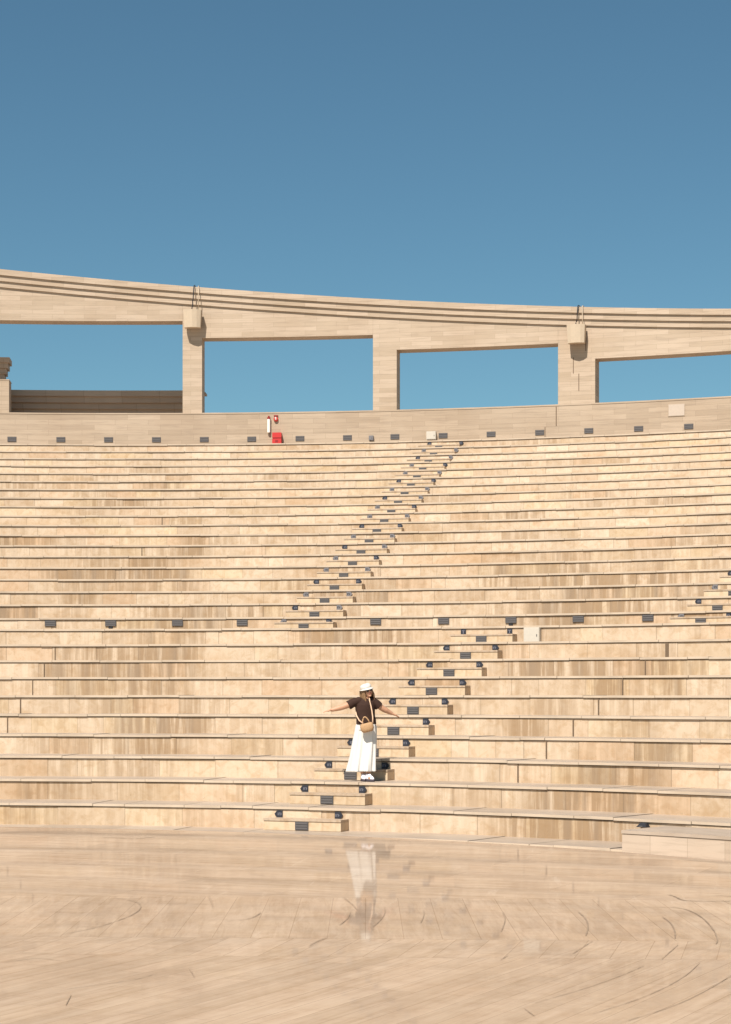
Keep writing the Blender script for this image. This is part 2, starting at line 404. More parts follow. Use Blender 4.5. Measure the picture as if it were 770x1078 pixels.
# patches of heavy staining seen on the stones: (angle, tier, half width m, amount)
BLOT = [(0.406, 12, 0.76, 0.95), (0.4325, 13, 1.32, 0.7), (0.4122, 14, 1.25, 0.55), (0.3579, 15, 1.11, 0.55), (0.3986, 11, 0.47, 0.6), (0.3512, 16, 0.48, 0.35), (0.1251, 11, 0.66, 0.85), (0.1174, 12, 1.01, 0.6), (0.051, 15, 1.62, 0.75), (0.0726, 16, 0.67, 0.5), (0.0898, 17, 0.28, 0.6), (0.0845, 18, 0.28, 0.5), (0.0654, 14, 1.41, 0.45), (-0.0414, 18, 0.28, 0.7), (0.0332, 13, 0.34, 0.6), (0.2692, 10, 1.11, 0.75), (0.0673, 9, 0.53, 0.45), (0.1457, 9, 0.28, 0.6), (0.1001, 8, 1.45, 0.6), (0.1122, 7, 1.17, 0.5), (0.1351, 6, 0.44, 0.6), (0.1657, 5, 0.69, 0.55), (0.1454, 4, 1.35, 0.5), (0.1604, 3, 0.96, 0.4), (0.1215, 2, 0.42, 0.5), (0.1213, 1, 0.49, 0.45), (0.4742, 8, 1.46, 0.5), (0.508, 7, 0.28, 0.7), (0.5605, 7, 0.15, 0.75), (0.4795, 6, 0.47, 0.5), (0.5677, 5, 0.4, 0.5), (0.4806, 5, 0.2, 0.5), (0.6039, 3, 0.77, 0.6), (0.6062, 2, 0.8, 0.85), (0.6281, 1, 0.9, 0.75), (0.4199, 10, 0.41, 0.4), (0.4794, 13, 0.87, 0.5), (0.4585, 15, 0.91, 0.4), (0.2178, 14, 1.41, 0.35), (0.2363, 13, 1.03, 0.4), (0.353, 9, 1.02, 0.35), (0.3549, 7, 0.68, 0.3), (0.1883, 12, 0.79, 0.35), (0.2371, 18, 1.27, 0.3), (0.0206, 22, 1.1, 0.35), (0.0389, 24, 0.57, 0.4), (-0.056, 24, 0.57, 0.4), (0.2835, 20, 1.05, 0.3), (0.3975, 21, 0.78, 0.3), (0.3351, 22, 0.54, 0.3), (0.4435, 17, 0.83, 0.4), (0.008, 12, 0.89, 0.3)]
def slabs(r, lo, hi):
    a = A0; out = []
    while a < A1:
        w = rnd.uniform(lo, hi) if rnd.random() > .16 else rnd.uniform(lo * .4, lo * .8)
        b = min(A1, a + w / r); out.append((a, b)); a = b
    return out
def slab_faces(m, a, b, r, z0, z1, c, row, axis='v', r1=None):
    n = max(1, int(math.ceil((b - a) * r / .36))); w = (b - a) * r
    cf = c if callable(c) else None
    for i in range(n):
        p, q = a + (b - a) * i / n, a + (b - a) * (i + 1) / n
        d0, d1 = w * i / n, w * (i + 1) / n
        if cf: e0, e1 = cf(p), cf(q); c = (e0, e1, e1, e0)
        if axis == 'v':
            m.face([P(p, r, z0), P(q, r, z0), P(q, r, z1), P(p, r, z1)],
                   [(p * r + row * 13.7, z0 + row * 5.3), (q * r + row * 13.7, z0 + row * 5.3), (q * r + row * 13.7, z1 + row * 5.3), (p * r + row * 13.7, z1 + row * 5.3)],
                   [(d0, w), (d1, w), (d1, w), (d0, w)], c)
        else:
            m.face([P(p, r, z1), P(q, r, z1), P(q, r1, z1), P(p, r1, z1)],
                   [(p * r + row * 13.7, r), (q * r + row * 13.7, r), (q * r + row * 13.7, r1), (p * r + row * 13.7, r1)],
                   [(d0, w), (d1, w), (d1, w), (d0, w)], c)
for n in range(0, N_T + 1):
    r = RAD(n)
    zb = TOP(n - 1) - .01 if n > 0 else -.42
    zt = TOP(n)
    m = MB()
    for a, b in slabs(r, .72, 1.28):
        base_st = rnd.random() ** 6 * (.6 if n < 16 else .3); jit = rnd.uniform(.8, 1.1)
        tone = min(1, max(0, rnd.gauss(.62, .17) + (.12 if n > 16 else 0)))
        if rnd.random() < .06: tone *= .5
        hue = rnd.random()
        def shade(t, base_st=base_st, jit=jit, tone=tone, hue=hue):
            st = 0
            for (ba, bn, bw, amt) in BLOT:
                if abs(bn - n) <= 1:
                    d = abs(t - ba) * r / bw
                    f = 1 if bn == n else .3
                    if d < 1.5: st = max(st, f * amt * min(1, (1.5 - d) * 1.6) * jit)
            return (tone * (1 - .35 * min(1, st)), min(1, st * 1.3 + base_st), hue)
        jr = rnd.uniform(-.004, .004)
        slab_faces(m, a, b, r + .027 + jr, zb, zt - LIP - .013, shade, n)
    k = int((A1 - A0) * r / .4)
    for i in range(k):
        p, q = A0 + (A1 - A0) * i / k, A0 + (A1 - A0) * (i + 1) / k; zg = zt - LIP - .013
        m.face([P(p, r + .02, zg), P(q, r + .02, zg), P(q, r + .075, zg), P(p, r + .075, zg)])
        m.face([P(p, r + .075, zg), P(q, r + .075, zg), P(q, r + .075, zt - .004), P(p, r + .075, zt - .004)], None, None, (.2, 1, .5))  # groove back coloured dark dirt-brown, painting in a deeper shadow line under the nosing
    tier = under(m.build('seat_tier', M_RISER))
    t = MB()
    rin = (RAD(n + 1) + .04) if n < N_T else RW + .1
    for a, b in slabs(r, .9, 1.5):
        c = (min(1, max(0, rnd.gauss(.5, .22))), 0, rnd.random())
        dz = rnd.uniform(-.005, .005); dr = rnd.uniform(-.005, .005)
        g_ = .0012 / r
        a, b = a + g_, b - g_
        slab_faces(t, a, b, r + dr, 0, zt + dz, c, n, 'h', rin)
        slab_faces(t, a, b, r + dr, zt - LIP + dz, zt + dz, (1, .6, c[2]), n)
        k = max(1, int(math.ceil((b - a) * r / .36)))
        for i in range(k):
            p, q = a + (b - a) * i / k, a + (b - a) * (i + 1) / k
            t.face([P(q, r + dr, zt - LIP + dz), P(p, r + dr, zt - LIP + dz), P(p, r + .085, zt - LIP + dz), P(q, r + .085, zt - LIP + dz)], None, None, c)
    under(t.build('tread', M_TREAD), terrace).parent = tier
    # tread is a sub-part of its tier
    tr = tier.children[0]; tr.matrix_parent_inverse = Matrix.Identity(4); tr.matrix_basis = Matrix.Identity(4)
    # movement joints running up through the risers
    js = []
    if 3 <= n <= 9: js.append((.5215, .011 if n not in (9,) else .035))
    if 4 <= n <= 9: js.append((.0465, .008))
    if n in (17, 20): js.append((.055, .009))
    for ja, jw in js:
        s = MB(); s.arcbox(ja - jw / r, ja + jw / r, r + .012, r + .03, zb + .015, zt - LIP - .004, c=(.5, 0, .5))
        q = s.build('joint_filler', M_DARK); q.parent = tier
# concourse and outer wall behind the parapet
m = MB(); m.arcbox(A0, A1, RW + .9, RW + 8, -.4, WTOP - .9, seg=1.2)
under(m.build('concourse_block', M_REAR))
for a, s in ((A0, -1), (A1, 1)):
    m = MB()
    for n in range(0, N_T + 1):
        q0, q1 = RAD(n), (RAD(n + 1) if n < N_T else RW + .9)
        w = .4 / q0
        m.arcbox(a if s > 0 else a - w, a + w if s > 0 else a, q0, q1, -.42, TOP(n) + .25)
    under(m.build('end_wall', M_REAR))

# ------------------------------------------------------------------ parapet
par = tag(empty('parapet_wall', P(.15, RW, TOP(29))), 'long curved travertine parapet wall closing the top of the seat tiers', 'wall')
def put(m, name, mat, root):
    o = m.build(name, mat, root); o.matrix_parent_inverse = Matrix.Translation(-Vector(root.location)); return o
m = MB(); m.arcbox(A0, A1, RW, RW + .9, TOP(29) - .03, TOP(29) + .40); put(m, 'lower_course', M_WALL, par)
m = MB(); m.arcbox(A0, A1, RW + .006, RW + .9, TOP(29) + .404, WTOP - .05); put(m, 'upper_course', M_WALL, par)
m = MB(); m.arcbox(A0, A1, RW - .006, RW + .905, WTOP - .047, WTOP); put(m, 'coping', M_FRAME, par)
for a, z0, z1 in ((.2776, .41, 1.03), (.2705, .0, .39)):
    m = MB(); m.arcbox(a - .013 / RW, a + .013 / RW, RW - .004, RW + .02, TOP(29) + z0, TOP(29) + z1, c=(.5, 0, .5)); put(m, 'joint_filler', M_DARK, par)

# ------------------------------------------------------------------ colonnade
col = tag(empty('colonnade', P(.15, RC, WTOP)), 'tall travertine colonnade frame with stepped cornice and open sky bays', 'colonnade')
def top_z(a): return CAMZ + 13.652 - 4.478 * a + .02 * a * a + 1.505 * a ** 3      # gentle sweep down to the right
DEP = .68
COLS = [(-.2125, -.2, 12.36), (.0357, .0483, 11.79), (.1595, .1749, 11.275), (.2786, .3021, 10.725), (.3985, .4115, 10.15), (.5185, .531, None)]
BAND = .19
for i, (a, b, s) in enumerate(COLS):
    nxt = COLS[i + 1][0] if i + 1 < len(COLS) else None
    zt = CAMZ + (s if s else 10.15)
    m = MB(); m.arcbox(a, b, RC, RC + DEP, WTOP + .002, zt - .002, seg=.4); put(m, 'column', M_FRAME, col)
    if nxt:
        m = MB(); m.arcbox(a, nxt - .00006, RC, RC + DEP, zt, lambda t: top_z(t) - .03, seg=.4); put(m, 'lintel', M_FRAME, col)
m = MB(); m.arcbox(-.3405, -.2126, RC, RC + DEP, CAMZ + 12.76, lambda t: top_z(t) - .03, seg=.4); put(m, 'lintel', M_FRAME, col)
for j in range(3):
    pr = .165 - .055 * j
    m = MB()
    m.arcbox(-.342, .532, RC - pr, (RC - .002) if j else RC + DEP + .05, (lambda t, j=j: top_z(t) - BAND * (j + 1)) if j else (lambda t: top_z(t) - BAND), (lambda t, j=j: top_z(t) - BAND * j - .002), seg=.5)
    if j == 0: m = MB(); m.arcbox(-.342, .532, RC - pr, RC - .002, lambda t: top_z(t) - BAND, lambda t: top_z(t), seg=.5); m.arcbox(-.342, .532, RC - .0015, RC + DEP + .05, lambda t: top_z(t) - .028, lambda t: top_z(t) - .0005, seg=.5)
    put(m, 'cornice_band', M_FRAME, col)
for a, z0, z1 in ((.2962, 11.15, 12.0), (.2962, 10.98, 11.25), (.2883, 10.28, 10.80), (.2918, 9.71, 10.27)):
    m = MB(); m.arcbox(a - .012 / RC, a + .012 / RC, RC - .004, RC + .02, CAMZ + z0, CAMZ + z1 - .004); put(m, 'joint_filler', M_DARK, col)

# ------------------------------------------------------------------ structures behind the first bay
rear = tag(empty('rear_wall', P(-.03, RC + 2.6, WTOP - .9)), 'shaded low stone wall with stepped cornice seen through the leftmost open bay', 'wall')
RR = RC + 2.7
m = MB(); m.arcbox(-.3, .0400, RR, RR + .5, WTOP - .89, CAMZ + 10.33, seg=.6); put(m, 'wall_body', M_REAR, rear)
for j in range(3):
    m = MB(); zt = CAMZ + 10.41 - .2 * j; pr = .39 - .13 * j
    m.arcbox(-.3, .0402 + .0014 * (2 - j), RR - pr, RR - .002, zt - .2, zt - .002, seg=.6)
    if j == 0: m.arcbox(-.3, .0438, RR - .0015, RR + .55, zt - .075, zt - .0025, seg=.6)
    put(m, 'cornice_band', M_REAR, rear)
pier = tag(empty('stone_pier', P(-.08, RC + .3, WTOP)), 'low sunlit square stone pier on the parapet at far left edge', 'pier')
m = MB(); m.arcbox(-.098, -.0766, RC + .12, RC + .85, WTOP + .002, CAMZ + 10.38, seg=.4); put(m, 'pier_body', M_FRAME, pier)
m = MB(); m.arcbox(-.0982, -.0764, RC + .11, RC + .86, CAMZ + 10.382, CAMZ + 10.42, seg=.4); put(m, 'pier_cap', M_FRAME, pier)
gate = tag(empty('rear_gateway', P(-.09, RC + 2.6, WTOP - .9)), 'dark cornice end of a rear gateway showing behind the low pier at far left', 'gateway')
m = MB(); m.arcbox(-.16, -.0828, RR - .9, RR - .23, WTOP - .89, CAMZ + 11.35, seg=.6); put(m, 'gateway_body', M_REAR, gate)
for j in range(3):
    zt = CAMZ + 11.40 - .18 * j; pr = .225 - .075 * j
    m = MB(); m.arcbox(-.16, -.0828 + pr / RR * .9, RR - .9 - pr, RR - .902, zt - .18, zt - .002, seg=.6)
    m.arcbox(-.0827, -.0828 + pr / RR * .9, RR - .9, RR - .3, zt - .18, zt - .002, seg=.6); put(m, 'cornice_band', M_REAR, gate)

# ------------------------------------------------------------------ raised platform, low plinth
plat = tag(empty('stone_platform', P(.75, RAD(0), -.3)), 'low grey-beige travertine platform block at the foot of the tiers, lower right', 'platform')
PA = .718
PT = CAMZ - 1.92
m = MB(); m.arcbox(PA, 1.29, RAD(0) - .05, RAD(1) + .02, -.42, PT - .05); put(m, 'platform_body', M_BLOCK, plat)
m = MB(); m.arcbox(PA - .0004, 1.29, RAD(0) - .062, RAD(1) + .021, PT - .046, PT); put(m, 'platform_slab', M_TREAD, plat)

# ------------------------------------------------------------------ half-steps of the aisles, with their step lights
def slot(a, r, z): return P(a, r, z)
HSW, HSD = 1.345, .34
def make_half_step():
    """built about its own base: x along the tier, +y into the riser"""
    t = empty('half_step')
    b = MB(); b.box(-HSW / 2, HSW / 2, -HSD + .012, .0, 0, .145); b.build('block', M_STEP, t)
    s = MB(); s.box(-HSW / 2 - .006, HSW / 2 + .004, -HSD, .0, .148, .182); s.build('top_slab', M_STEPTOP, t)
    l = MB(); l.box(-.115, .115, -HSD - .004, -HSD + .03, .006, .142); L = l.build('step_light', M_GRILLE, t)
    v = MB()
    for k in range(3): v.box(-.10, .10, -HSD - .010, -HSD - .0035, .022 + k * .042, .045 + k * .042)
    v.build('louvre', M_LOUVRE, L)
    return t
def m_step(name, lo, hi, rough):
    k = NT(name, rough, .25); o = k.obj()
    inf = k.n('ShaderNodeObjectInfo')
    base = k.mix(inf.outputs['Random'], lo, hi)
    base = k.mix(k.ramp(k.noise(o, 6, 5, .62, .5), .38, .72), base, k.mix(1, base, (.84, .77, .68), 'MULTIPLY'))
    base = k.mix(k.math('MULTIPLY', k.ramp(k.noise(k.mapv(o, (9, 9, .5)), 1, 3), .52, .7), .3), base, STAIN)
    return k.done(base)
M_STEP = m_step('limestone_step_block', (.50, .375, .245), (.60, .465, .32), .62)
M_STEPTOP = m_step('limestone_step_top', (.42, .32, .23), (.50, .39, .29), .45)
proto = make_half_step(); first = True
def place(root, a, r, z, src):
    p = P(a, r, z); root.location = p; root.rotation_euler = (0, 0, -a)
STAIRS = [('lower', .3482, range(0, 10), 'of the lower stair'), ('left', .1952, range(10, 29), 'of the tall upper stair'), ('right', .4904, range(10, 15), 'of the far-right upper stair')]
# row markers: pentagon plates
def make_marker(side, worn, letters):
    t = empty('row_marker')
    m = MB(); h, w, tip = .056, .048, .045
    pr = [(-w, -h), (w, -h), (w + tip, 0), (w, h), (-w, h)] if side > 0 else [(w, h), (-w, h), (-w - tip, 0), (-w, -h), (w, -h)]
    m.face([(x, -.014, z) for x, z in pr]); m.face([(x, 0, z) for x, z in pr][::-1])
    for i in range(5):
        a, b = pr[i], pr[(i + 1) % 5]; m.face([(b[0], -.014, b[1]), (a[0], -.014, a[1]), (a[0], .0, a[1]), (b[0], .0, b[1])])
    p = m.build('plate', M_PLATEG if worn else M_PLATE, t)
    l = MB()
    for x0, x1, z0, z1 in ((-.032, -.022, -.022, .022), (-.012, .006, .012, .022), (-.012, -.004, -.022, .012), (.016, .026, -.022, .022), (.026, .036, -.005, .004)):
        l.box(x0, x1, -.017, -.0135, z0, z1)
    l.build('lettering', M_BLACK if worn else M_LETTER, p)
    return t
def make_square():
    t = empty('row_marker'); m = MB(); m.box(-.055, .055, -.014, 0, -.06, .06); p = m.build('plate', M_PLATE, t)
    l = MB(); l.box(-.03, .03, -.018, -.0135, .022, .034); l.box(-.008, .008, -.018, -.0135, -.035, .021); l.build('lettering', M_LETTER, p); return t
MK = {}
def marker(kind):
    if kind not in MK:
        MK[kind] = make_square() if kind[0] == 0 else make_marker(*kind, True); return MK[kind]
    return copy_tree(MK[kind])
for sname, aL, rng, words in STAIRS:
    for i, n in enumerate(rng):
        r = RAD(n + 1)
        wid = (HSW / (r - .17))
        h = proto if first else copy_tree(proto); first = False
        place(h, aL - (.00012 if sname == 'lower' else .0002) * i + wid / 2, r + .022, TOP(n) + .002, None)
        h['category'] = 'step'; h['group'] = 'half-height stone steps of the aisles'
        h['label'] = '%s half-step from the bottom %s, with grey step light' % (ORD[i], words)
        for sd, off in ((-1, .15), (1, 1.165)):
            if sname == 'lower' and n == 9: kind = (0, 0)
            else: kind = (sd, sname != 'lower' and ((n * 7 + sd * 3) % 5 < 3))
            mk = marker(kind)
            a = aL + off / r
            place(mk, a, r + .019, HD(n + 1) - (.078 if sname == 'lower' else .066), None)
            mk['category'] = 'row marker'; mk['group'] = 'row marker plates beside the half-steps'
            look = 'square dark' if kind[0] == 0 else ('faded grey' if kind[1] else 'dark')
            mk['label'] = '%s %s-hand row marker above the %s half-step %s' % (look, 'left' if sd < 0 else 'right', ORD[i], words)

# ------------------------------------------------------------------ lights set in the walls
def make_wall_light(w, h, name):
    t = empty(name)
    f = MB(); f.box(-w / 2, w / 2, -.016, 0, -h / 2, h / 2); F = f.build('housing', M_GRILLE, t)
    v = MB()
    for k in range(3):
        z = -h / 2 + h * (k + .5) / 3; v.box(-w / 2 + .015, w / 2 - .015, -.022, -.0155, z - h * .09, z + h * .09)
    v.build('louvre', M_LOUVRE, F)
    return t
WA = [-.0744, -.043, -.0122, .0188, .0499, .0808, .1122, .1431, .1739, .2051, .236, .2671, .2983, .3297, .3609]
pl = None
for i, a in enumerate(WA):
    l = make_wall_light(.29, .165, 'wall_light') if pl is None else copy_tree(pl); pl = pl or l
    place(l, a, RW - .001, TOP(29) + .215, None)
    l['category'] = 'wall light'; l['group'] = 'dark lights along the foot of the parapet'
    near = {5: 'just left of the red cabinet', 6: 'just right of the red cabinet', 9: 'beside the cream box', 8: 'just right of the small grey box', 14: 'nearest the right edge', 13: 'below and left of the pale cover plate'}
    l['label'] = 'dark louvred parapet light ' + (near[i] if i in near else '%s from the left edge of the photo' % ORD[i])
KA = [.0235, .0688, .1192, .1682, .2691, .3202, .3704, .4201, .4708]
pl = None
for i, a in enumerate(KA):
    l = make_wall_light(.25, .135, 'walkway_light') if pl is None else copy_tree(pl); pl = pl or l
    place(l, a, RAD(11) + .019, HD(11) - .082, None)
    l['category'] = 'wall light'; l['group'] = 'dark lights along the middle walkway'
    l['label'] = 'grey louvred light in the middle walkway riser, %s from the left edge' % ORD[i]
for i, (a, w) in enumerate(((.0688, 'below the second walkway light from the left'), (.3704, 'below the walkway light left of the white cabinet'))):
    s = MB(); s.box(-.045, .045, -.03, 0, -.02, .02); s.box(-.03, .03, -.038, -.03, -.012, .012)
    o = s.build('socket_box', M_BLACK); place(o, a, RAD(11) + .019, HD(11) - .18, None)
    tag(o, 'tiny black socket box ' + w, 'socket', 'socket boxes in the walkway riser')

# ------------------------------------------------------------------ boxes, cabinets, fire gear
def cabinet(name, a, r, z, w, d, h, mat, label, cat):
    t = empty(name); place(t, a, r, z, None); tag(t, label, cat)
    m = MB(); m.box(-w / 2, w / 2, -d, 0, 0, h); b = m.build('housing', mat, t)
    bm = bmesh.new(); bm.from_mesh(b.data); bmesh.ops.remove_doubles(bm, verts=bm.verts, dist=1e-5)
    bmesh.ops.bevel(bm, geom=bm.edges[:], offset=.006, segments=2, affect='EDGES'); bm.to_mesh(b.data); bm.free()
    m = MB(); m.box(-w / 2 + .02, w / 2 - .02, -d - .008, -d + .002, .02, h - .02); dr = m.build('door', mat, t)
    m = MB(); m.box(w / 2 - .06, w / 2 - .045, -d - .016, -d - .007, h * .4, h * .55); m.build('handle', M_GRILLE, dr)
    return t
cabinet('electric_cabinet', .4066, RAD(10) + .018, TOP(9) + .002, .34, .13, .315, M_CREAM, 'white metal cabinet standing against a riser right of the lower stair top', 'cabinet')
cabinet('junction_box', .1978, RW - .002, TOP(29) + .075, .31, .16, .27, M_CREAM, 'cream junction box at the foot of the parapet atop the upper stair', 'box')
cabinet('junction_box', .1587, RW - .002, TOP(29) + .10, .15, .10, .16, M_PLATEG, 'small grey box low on the parapet below the middle column', 'box')
# hose cabinet
t = empty('hose_cabinet'); place(t, .0976, RW - .002, TOP(29) + .03, None); tag(t, 'red fire hose cabinet standing at the foot of the parapet', 'fire cabinet')
m = MB(); m.box(-.15, .15, -.2, 0, 0, .17); m.build('lower_case', M_RED, t)
m = MB(); m.box(-.15, .15, -.2, 0, .20, .37); m.build('upper_case', M_RED, t)
m = MB(); m.box(-.14, .14, -.185, 0, .171, .199); m.build('gap_band', M_REDD, t)
m = MB(); m.box(-.05, .05, -.206, -.2, .05, .12); m.build('badge', M_REDD, t)
# white pipe with red cap
t = empty('standpipe'); place(t, .0921, RW - .002, TOP(29) + .42, None); tag(t, 'short white upright pipe with a red cap on the parapet', 'standpipe')
tube([(0, -.07, 0), (0, -.07, .44)], .05, 14).build('pipe', M_WHITE, t, weld=True)
tube([(0, -.07, .442), (0, -.07, .50), (0, -.07, .502), (0, -.07, .545)], [.055, .055, .03, .03], 12).build('cap', M_REDD, t, weld=True)
# alarm bell
t = empty('alarm_bell'); place(t, .0966, RW - .002, TOP(29) + .86, None); tag(t, 'round red alarm bell on the parapet above the red cabinet', 'bell')
m = MB(); tube([(0, 0, 0), (0, -.03, 0), (0, -.06, 0), (0, -.075, 0)], [.08, .08, .068, .03], 18, True, m); m.build('gong', M_RED, t, weld=True)
m = MB(); tube([(0, -.0755, 0), (0, -.085, 0)], [.03, .026], 14, True, m); m.build('hub', M_CREAM, t, weld=True)
m = MB(); m.box(-.07, .07, -.03, -.002, .105, .135); m.build('bracket', M_REDD, t)
# pale cover plate
t = empty('cover_plate'); place(t, .3533, RW + .004, TOP(29) + .55, None); tag(t, 'pale rectangular cover plate set in the parapet near the right edge', 'cover plate')
m = MB(); m.box(-.27, .27, -.012, 0, 0, .40); m.build('frame', M_WALL, t)
m = MB(); m.box(-.25, .25, -.02, -.0125, .02, .38); m.build('panel', M_PANEL, t)

# loudspeakers on the colonnade, with their cables over the cornice
def speaker(a, z, label):
    t = empty('loudspeaker'); place(t, a, RC - .002, z, None); tag(t, label, 'loudspeaker', 'loudspeakers on the colonnade')
    m = MB(); w0, w1, d = .265, .295, .38
    # case: bowed front, narrower underside
    prof = [(-1, 0), (-.55, -.06), (0, -.09), (.55, -.06), (1, 0)]
    for i in range(4):
        (x0, y0), (x1, y1) = prof[i], prof[i + 1]
        m.face([(x0 * w0, -d + .05 + y0, 0), (x1 * w0, -d + .05 + y1, 0), (x1 * w1, -d + y1, .58), (x0 * w1, -d + y0, .58)])
    m.face([(x * w1, -d + y, .58) for x, y in prof] + [(w1, -.12, .58), (-w1, -.12, .58)])
    m.face(([(x * w0, -d + .05 + y, 0) for x, y in prof] + [(w0, -.12, 0), (-w0, -.12, 0)])[::-1])
    m.face([(w0, -d + .05, 0), (w0, -.12, 0), (w1, -.12, .58), (w1, -d, .58)]); m.face([(-w0, -.12, 0), (-w0, -d + .05, 0), (-w1, -d, .58), (-w1, -.12, .58)])
    m.face([(w0, -.12, 0), (-w0, -.12, 0), (-w1, -.12, .58), (w1, -.12, .58)])
    c = m.build('case', M_SPEAK, t, weld=True)
    m = MB()
    for k in range(11): x = -.22 + k * .044; m.box(x, x + .02, -d - .005, -d + .0, .585, .592)
    m.build('top_ribs', M_SPEAK, c)
    m = MB(); m.box(-.09, .09, -.12, 0, .1, .48); m.box(-.05, .05, -.2, -.1, .47, .60); m.build('bracket', M_SPEAK, t)
    H = top_z(a) - z
    tube([(-.0, -.2, .58), (-.03, -.22, .66), (.0, -.20, .74), (.0, -.245, H - .50), (.02, -.245, H - .40), (.03, -.26, H - .2), (.045, -.245, H + .01), (.055, -.18, H + .035), (.06, -.0, H + .04), (.06, .3, H + .03), (.06, .5, H + .02)], .017, 8).build('cable', M_BLACK, t, weld=True, smooth=True)
    tube([(.19, -.2, .60), (.19, -.245, H - .42), (.19, -.26, H), (.19, -.1, H + .03), (.19, .4, H + .02)], .012, 6).build('thin_cable', M_SPEAK, t, weld=True, smooth=True)
    return t
speaker(.0428, CAMZ + 12.08, 'sand-coloured loudspeaker hung on the column beside the leftmost bay')
speaker(.2912, CAMZ + 11.20, 'sand-coloured loudspeaker hung on the wide column with the staggered dark joint')

# black floor fittings by the platform
for a, r, z, lab in ((.6973, RAD(1) + .015, HD(1) - .075, 'small black wedge lamp under the nosing behind the stone platform'), (.6978, RAD(0) + .015, HD(0) - .06, 'small black wedge lamp under the plinth edge left of the stone platform')):
    t = empty('wedge_lamp'); place(t, a, r, z, None); tag(t, lab, 'lamp', 'black wedge lamps at the foot of the tiers')
    m = MB(); m.hexa([(-.085, -.12, 0), (.085, -.12, 0), (.085, 0, 0), (-.085, 0, 0), (-.04, -.07, .065), (.04, -.07, .065), (.04, 0, .065), (-.04, 0, .065)]); m.build('body', M_BLACK, t)
    m = MB(); m.box(-.03, .03, -.128, -.121, .008, .022); m.build('lens', M_LOUVRE, t)

# ------------------------------------------------------------------ the visitor
M_SKIN = m_plain('skin', (.47, .255, .155), .5, .35, var=.08, scale=9)
M_HAIR = m_plain('light_brown_hair', (.20, .115, .055), .55, .4, var=.45, scale=26)
M_TEE = m_plain('dark_brown_jersey', (.042, .022, .016), .85, .15, var=.2)
M_PANTS = m_plain('white_linen', (.62, .595, .55), .85, .15, var=.04)
M_HAT = m_plain('white_cotton_cap', (.60, .565, .51), .85, .15, var=.05)
M_STRAW = m_plain('woven_straw', (.40, .245, .13), .8, .2, var=.3, scale=60)
M_STRAP = m_plain('tan_strap', (.62, .42, .28), .6, .3)
M_GLASS = m_plain('dark_lens', (.015, .01, .01), .15, .6)
M_SHOE = m_plain('white_leather', (.75, .72, .76), .45, .4, var=.1)
M_SOLE = m_plain('dark_sole', (.06, .05, .06), .7, .2)
M_LIPS = m_plain('lips', (.45, .10, .09), .5, .3)
PX, PY, PZ = .015, 33.32, TOP(2) + .003
person = tag(empty('person', (PX, PY, PZ), 0), 'woman with arms spread in brown T-shirt, long white skirt and white cap', 'person')
# local frame: x right in the photo, -y towards the viewer, z up
sh_l, sh_r = Vector((-.165, -.04, 1.335)), Vector((.115, .05, 1.335))
el_l, wr_l = Vector((-.395, -.09, 1.245)), Vector((-.575, -.12, 1.195))
el_r, wr_r = Vector((.275, .10, 1.215)), Vector((.425, .16, 1.135))
neck, chin = Vector((-.02, .0, 1.36)), Vector((.0, -.03, 1.43))
hc = Vector((.012, -.012, 1.508))
yaw = R_(24); F = Vector((math.sin(yaw), -math.cos(yaw), .14)).normalized(); Sd = Vector((math.cos(yaw), math.sin(yaw), .24)); Sd = (Sd - F * Sd.dot(F)).normalized(); U = Sd.cross(F) * -1
U = -U if U.z < 0 else U
Rm = Matrix((Sd, -F, U)).transposed()
def hd(x, y, z): return hc + Rm @ Vector((x, y, z))      # head frame: x her left/right, -y face
b = MB()
ellipsoid(b, hd(0, .012, .02), (.073, .090, .098), rot=Rm)             # skull
ellipsoid(b, hd(0, -.022, -.03), (.060, .066, .078), rot=Rm)           # face
ellipsoid(b, hd(0, -.062, -.085), (.026, .024, .022), rot=Rm)          # chin
capsule(b, hd(0, -.086, .012), hd(0, -.103, -.022), .009, .014)        # nose
for s in (-1, 1):
    ellipsoid(b, hd(s * .036, -.066, -.025), (.022, .018, .02), rot=Rm)    # cheeks
    ellipsoid(b, hd(s * .074, .012, -.005), (.010, .02, .032), rot=Rm)     # ears
    ellipsoid(b, hd(s * .03, -.076, .012), (.014, .012, .009), rot=Rm)     # eyes
capsule(b, hd(-.02, -.083, -.055), hd(.02, -.083, -.055), .008, .008)  # mouth
capsule(b, neck - Vector((0, 0, .06)), hd(0, .012, -.05), .055, .048)
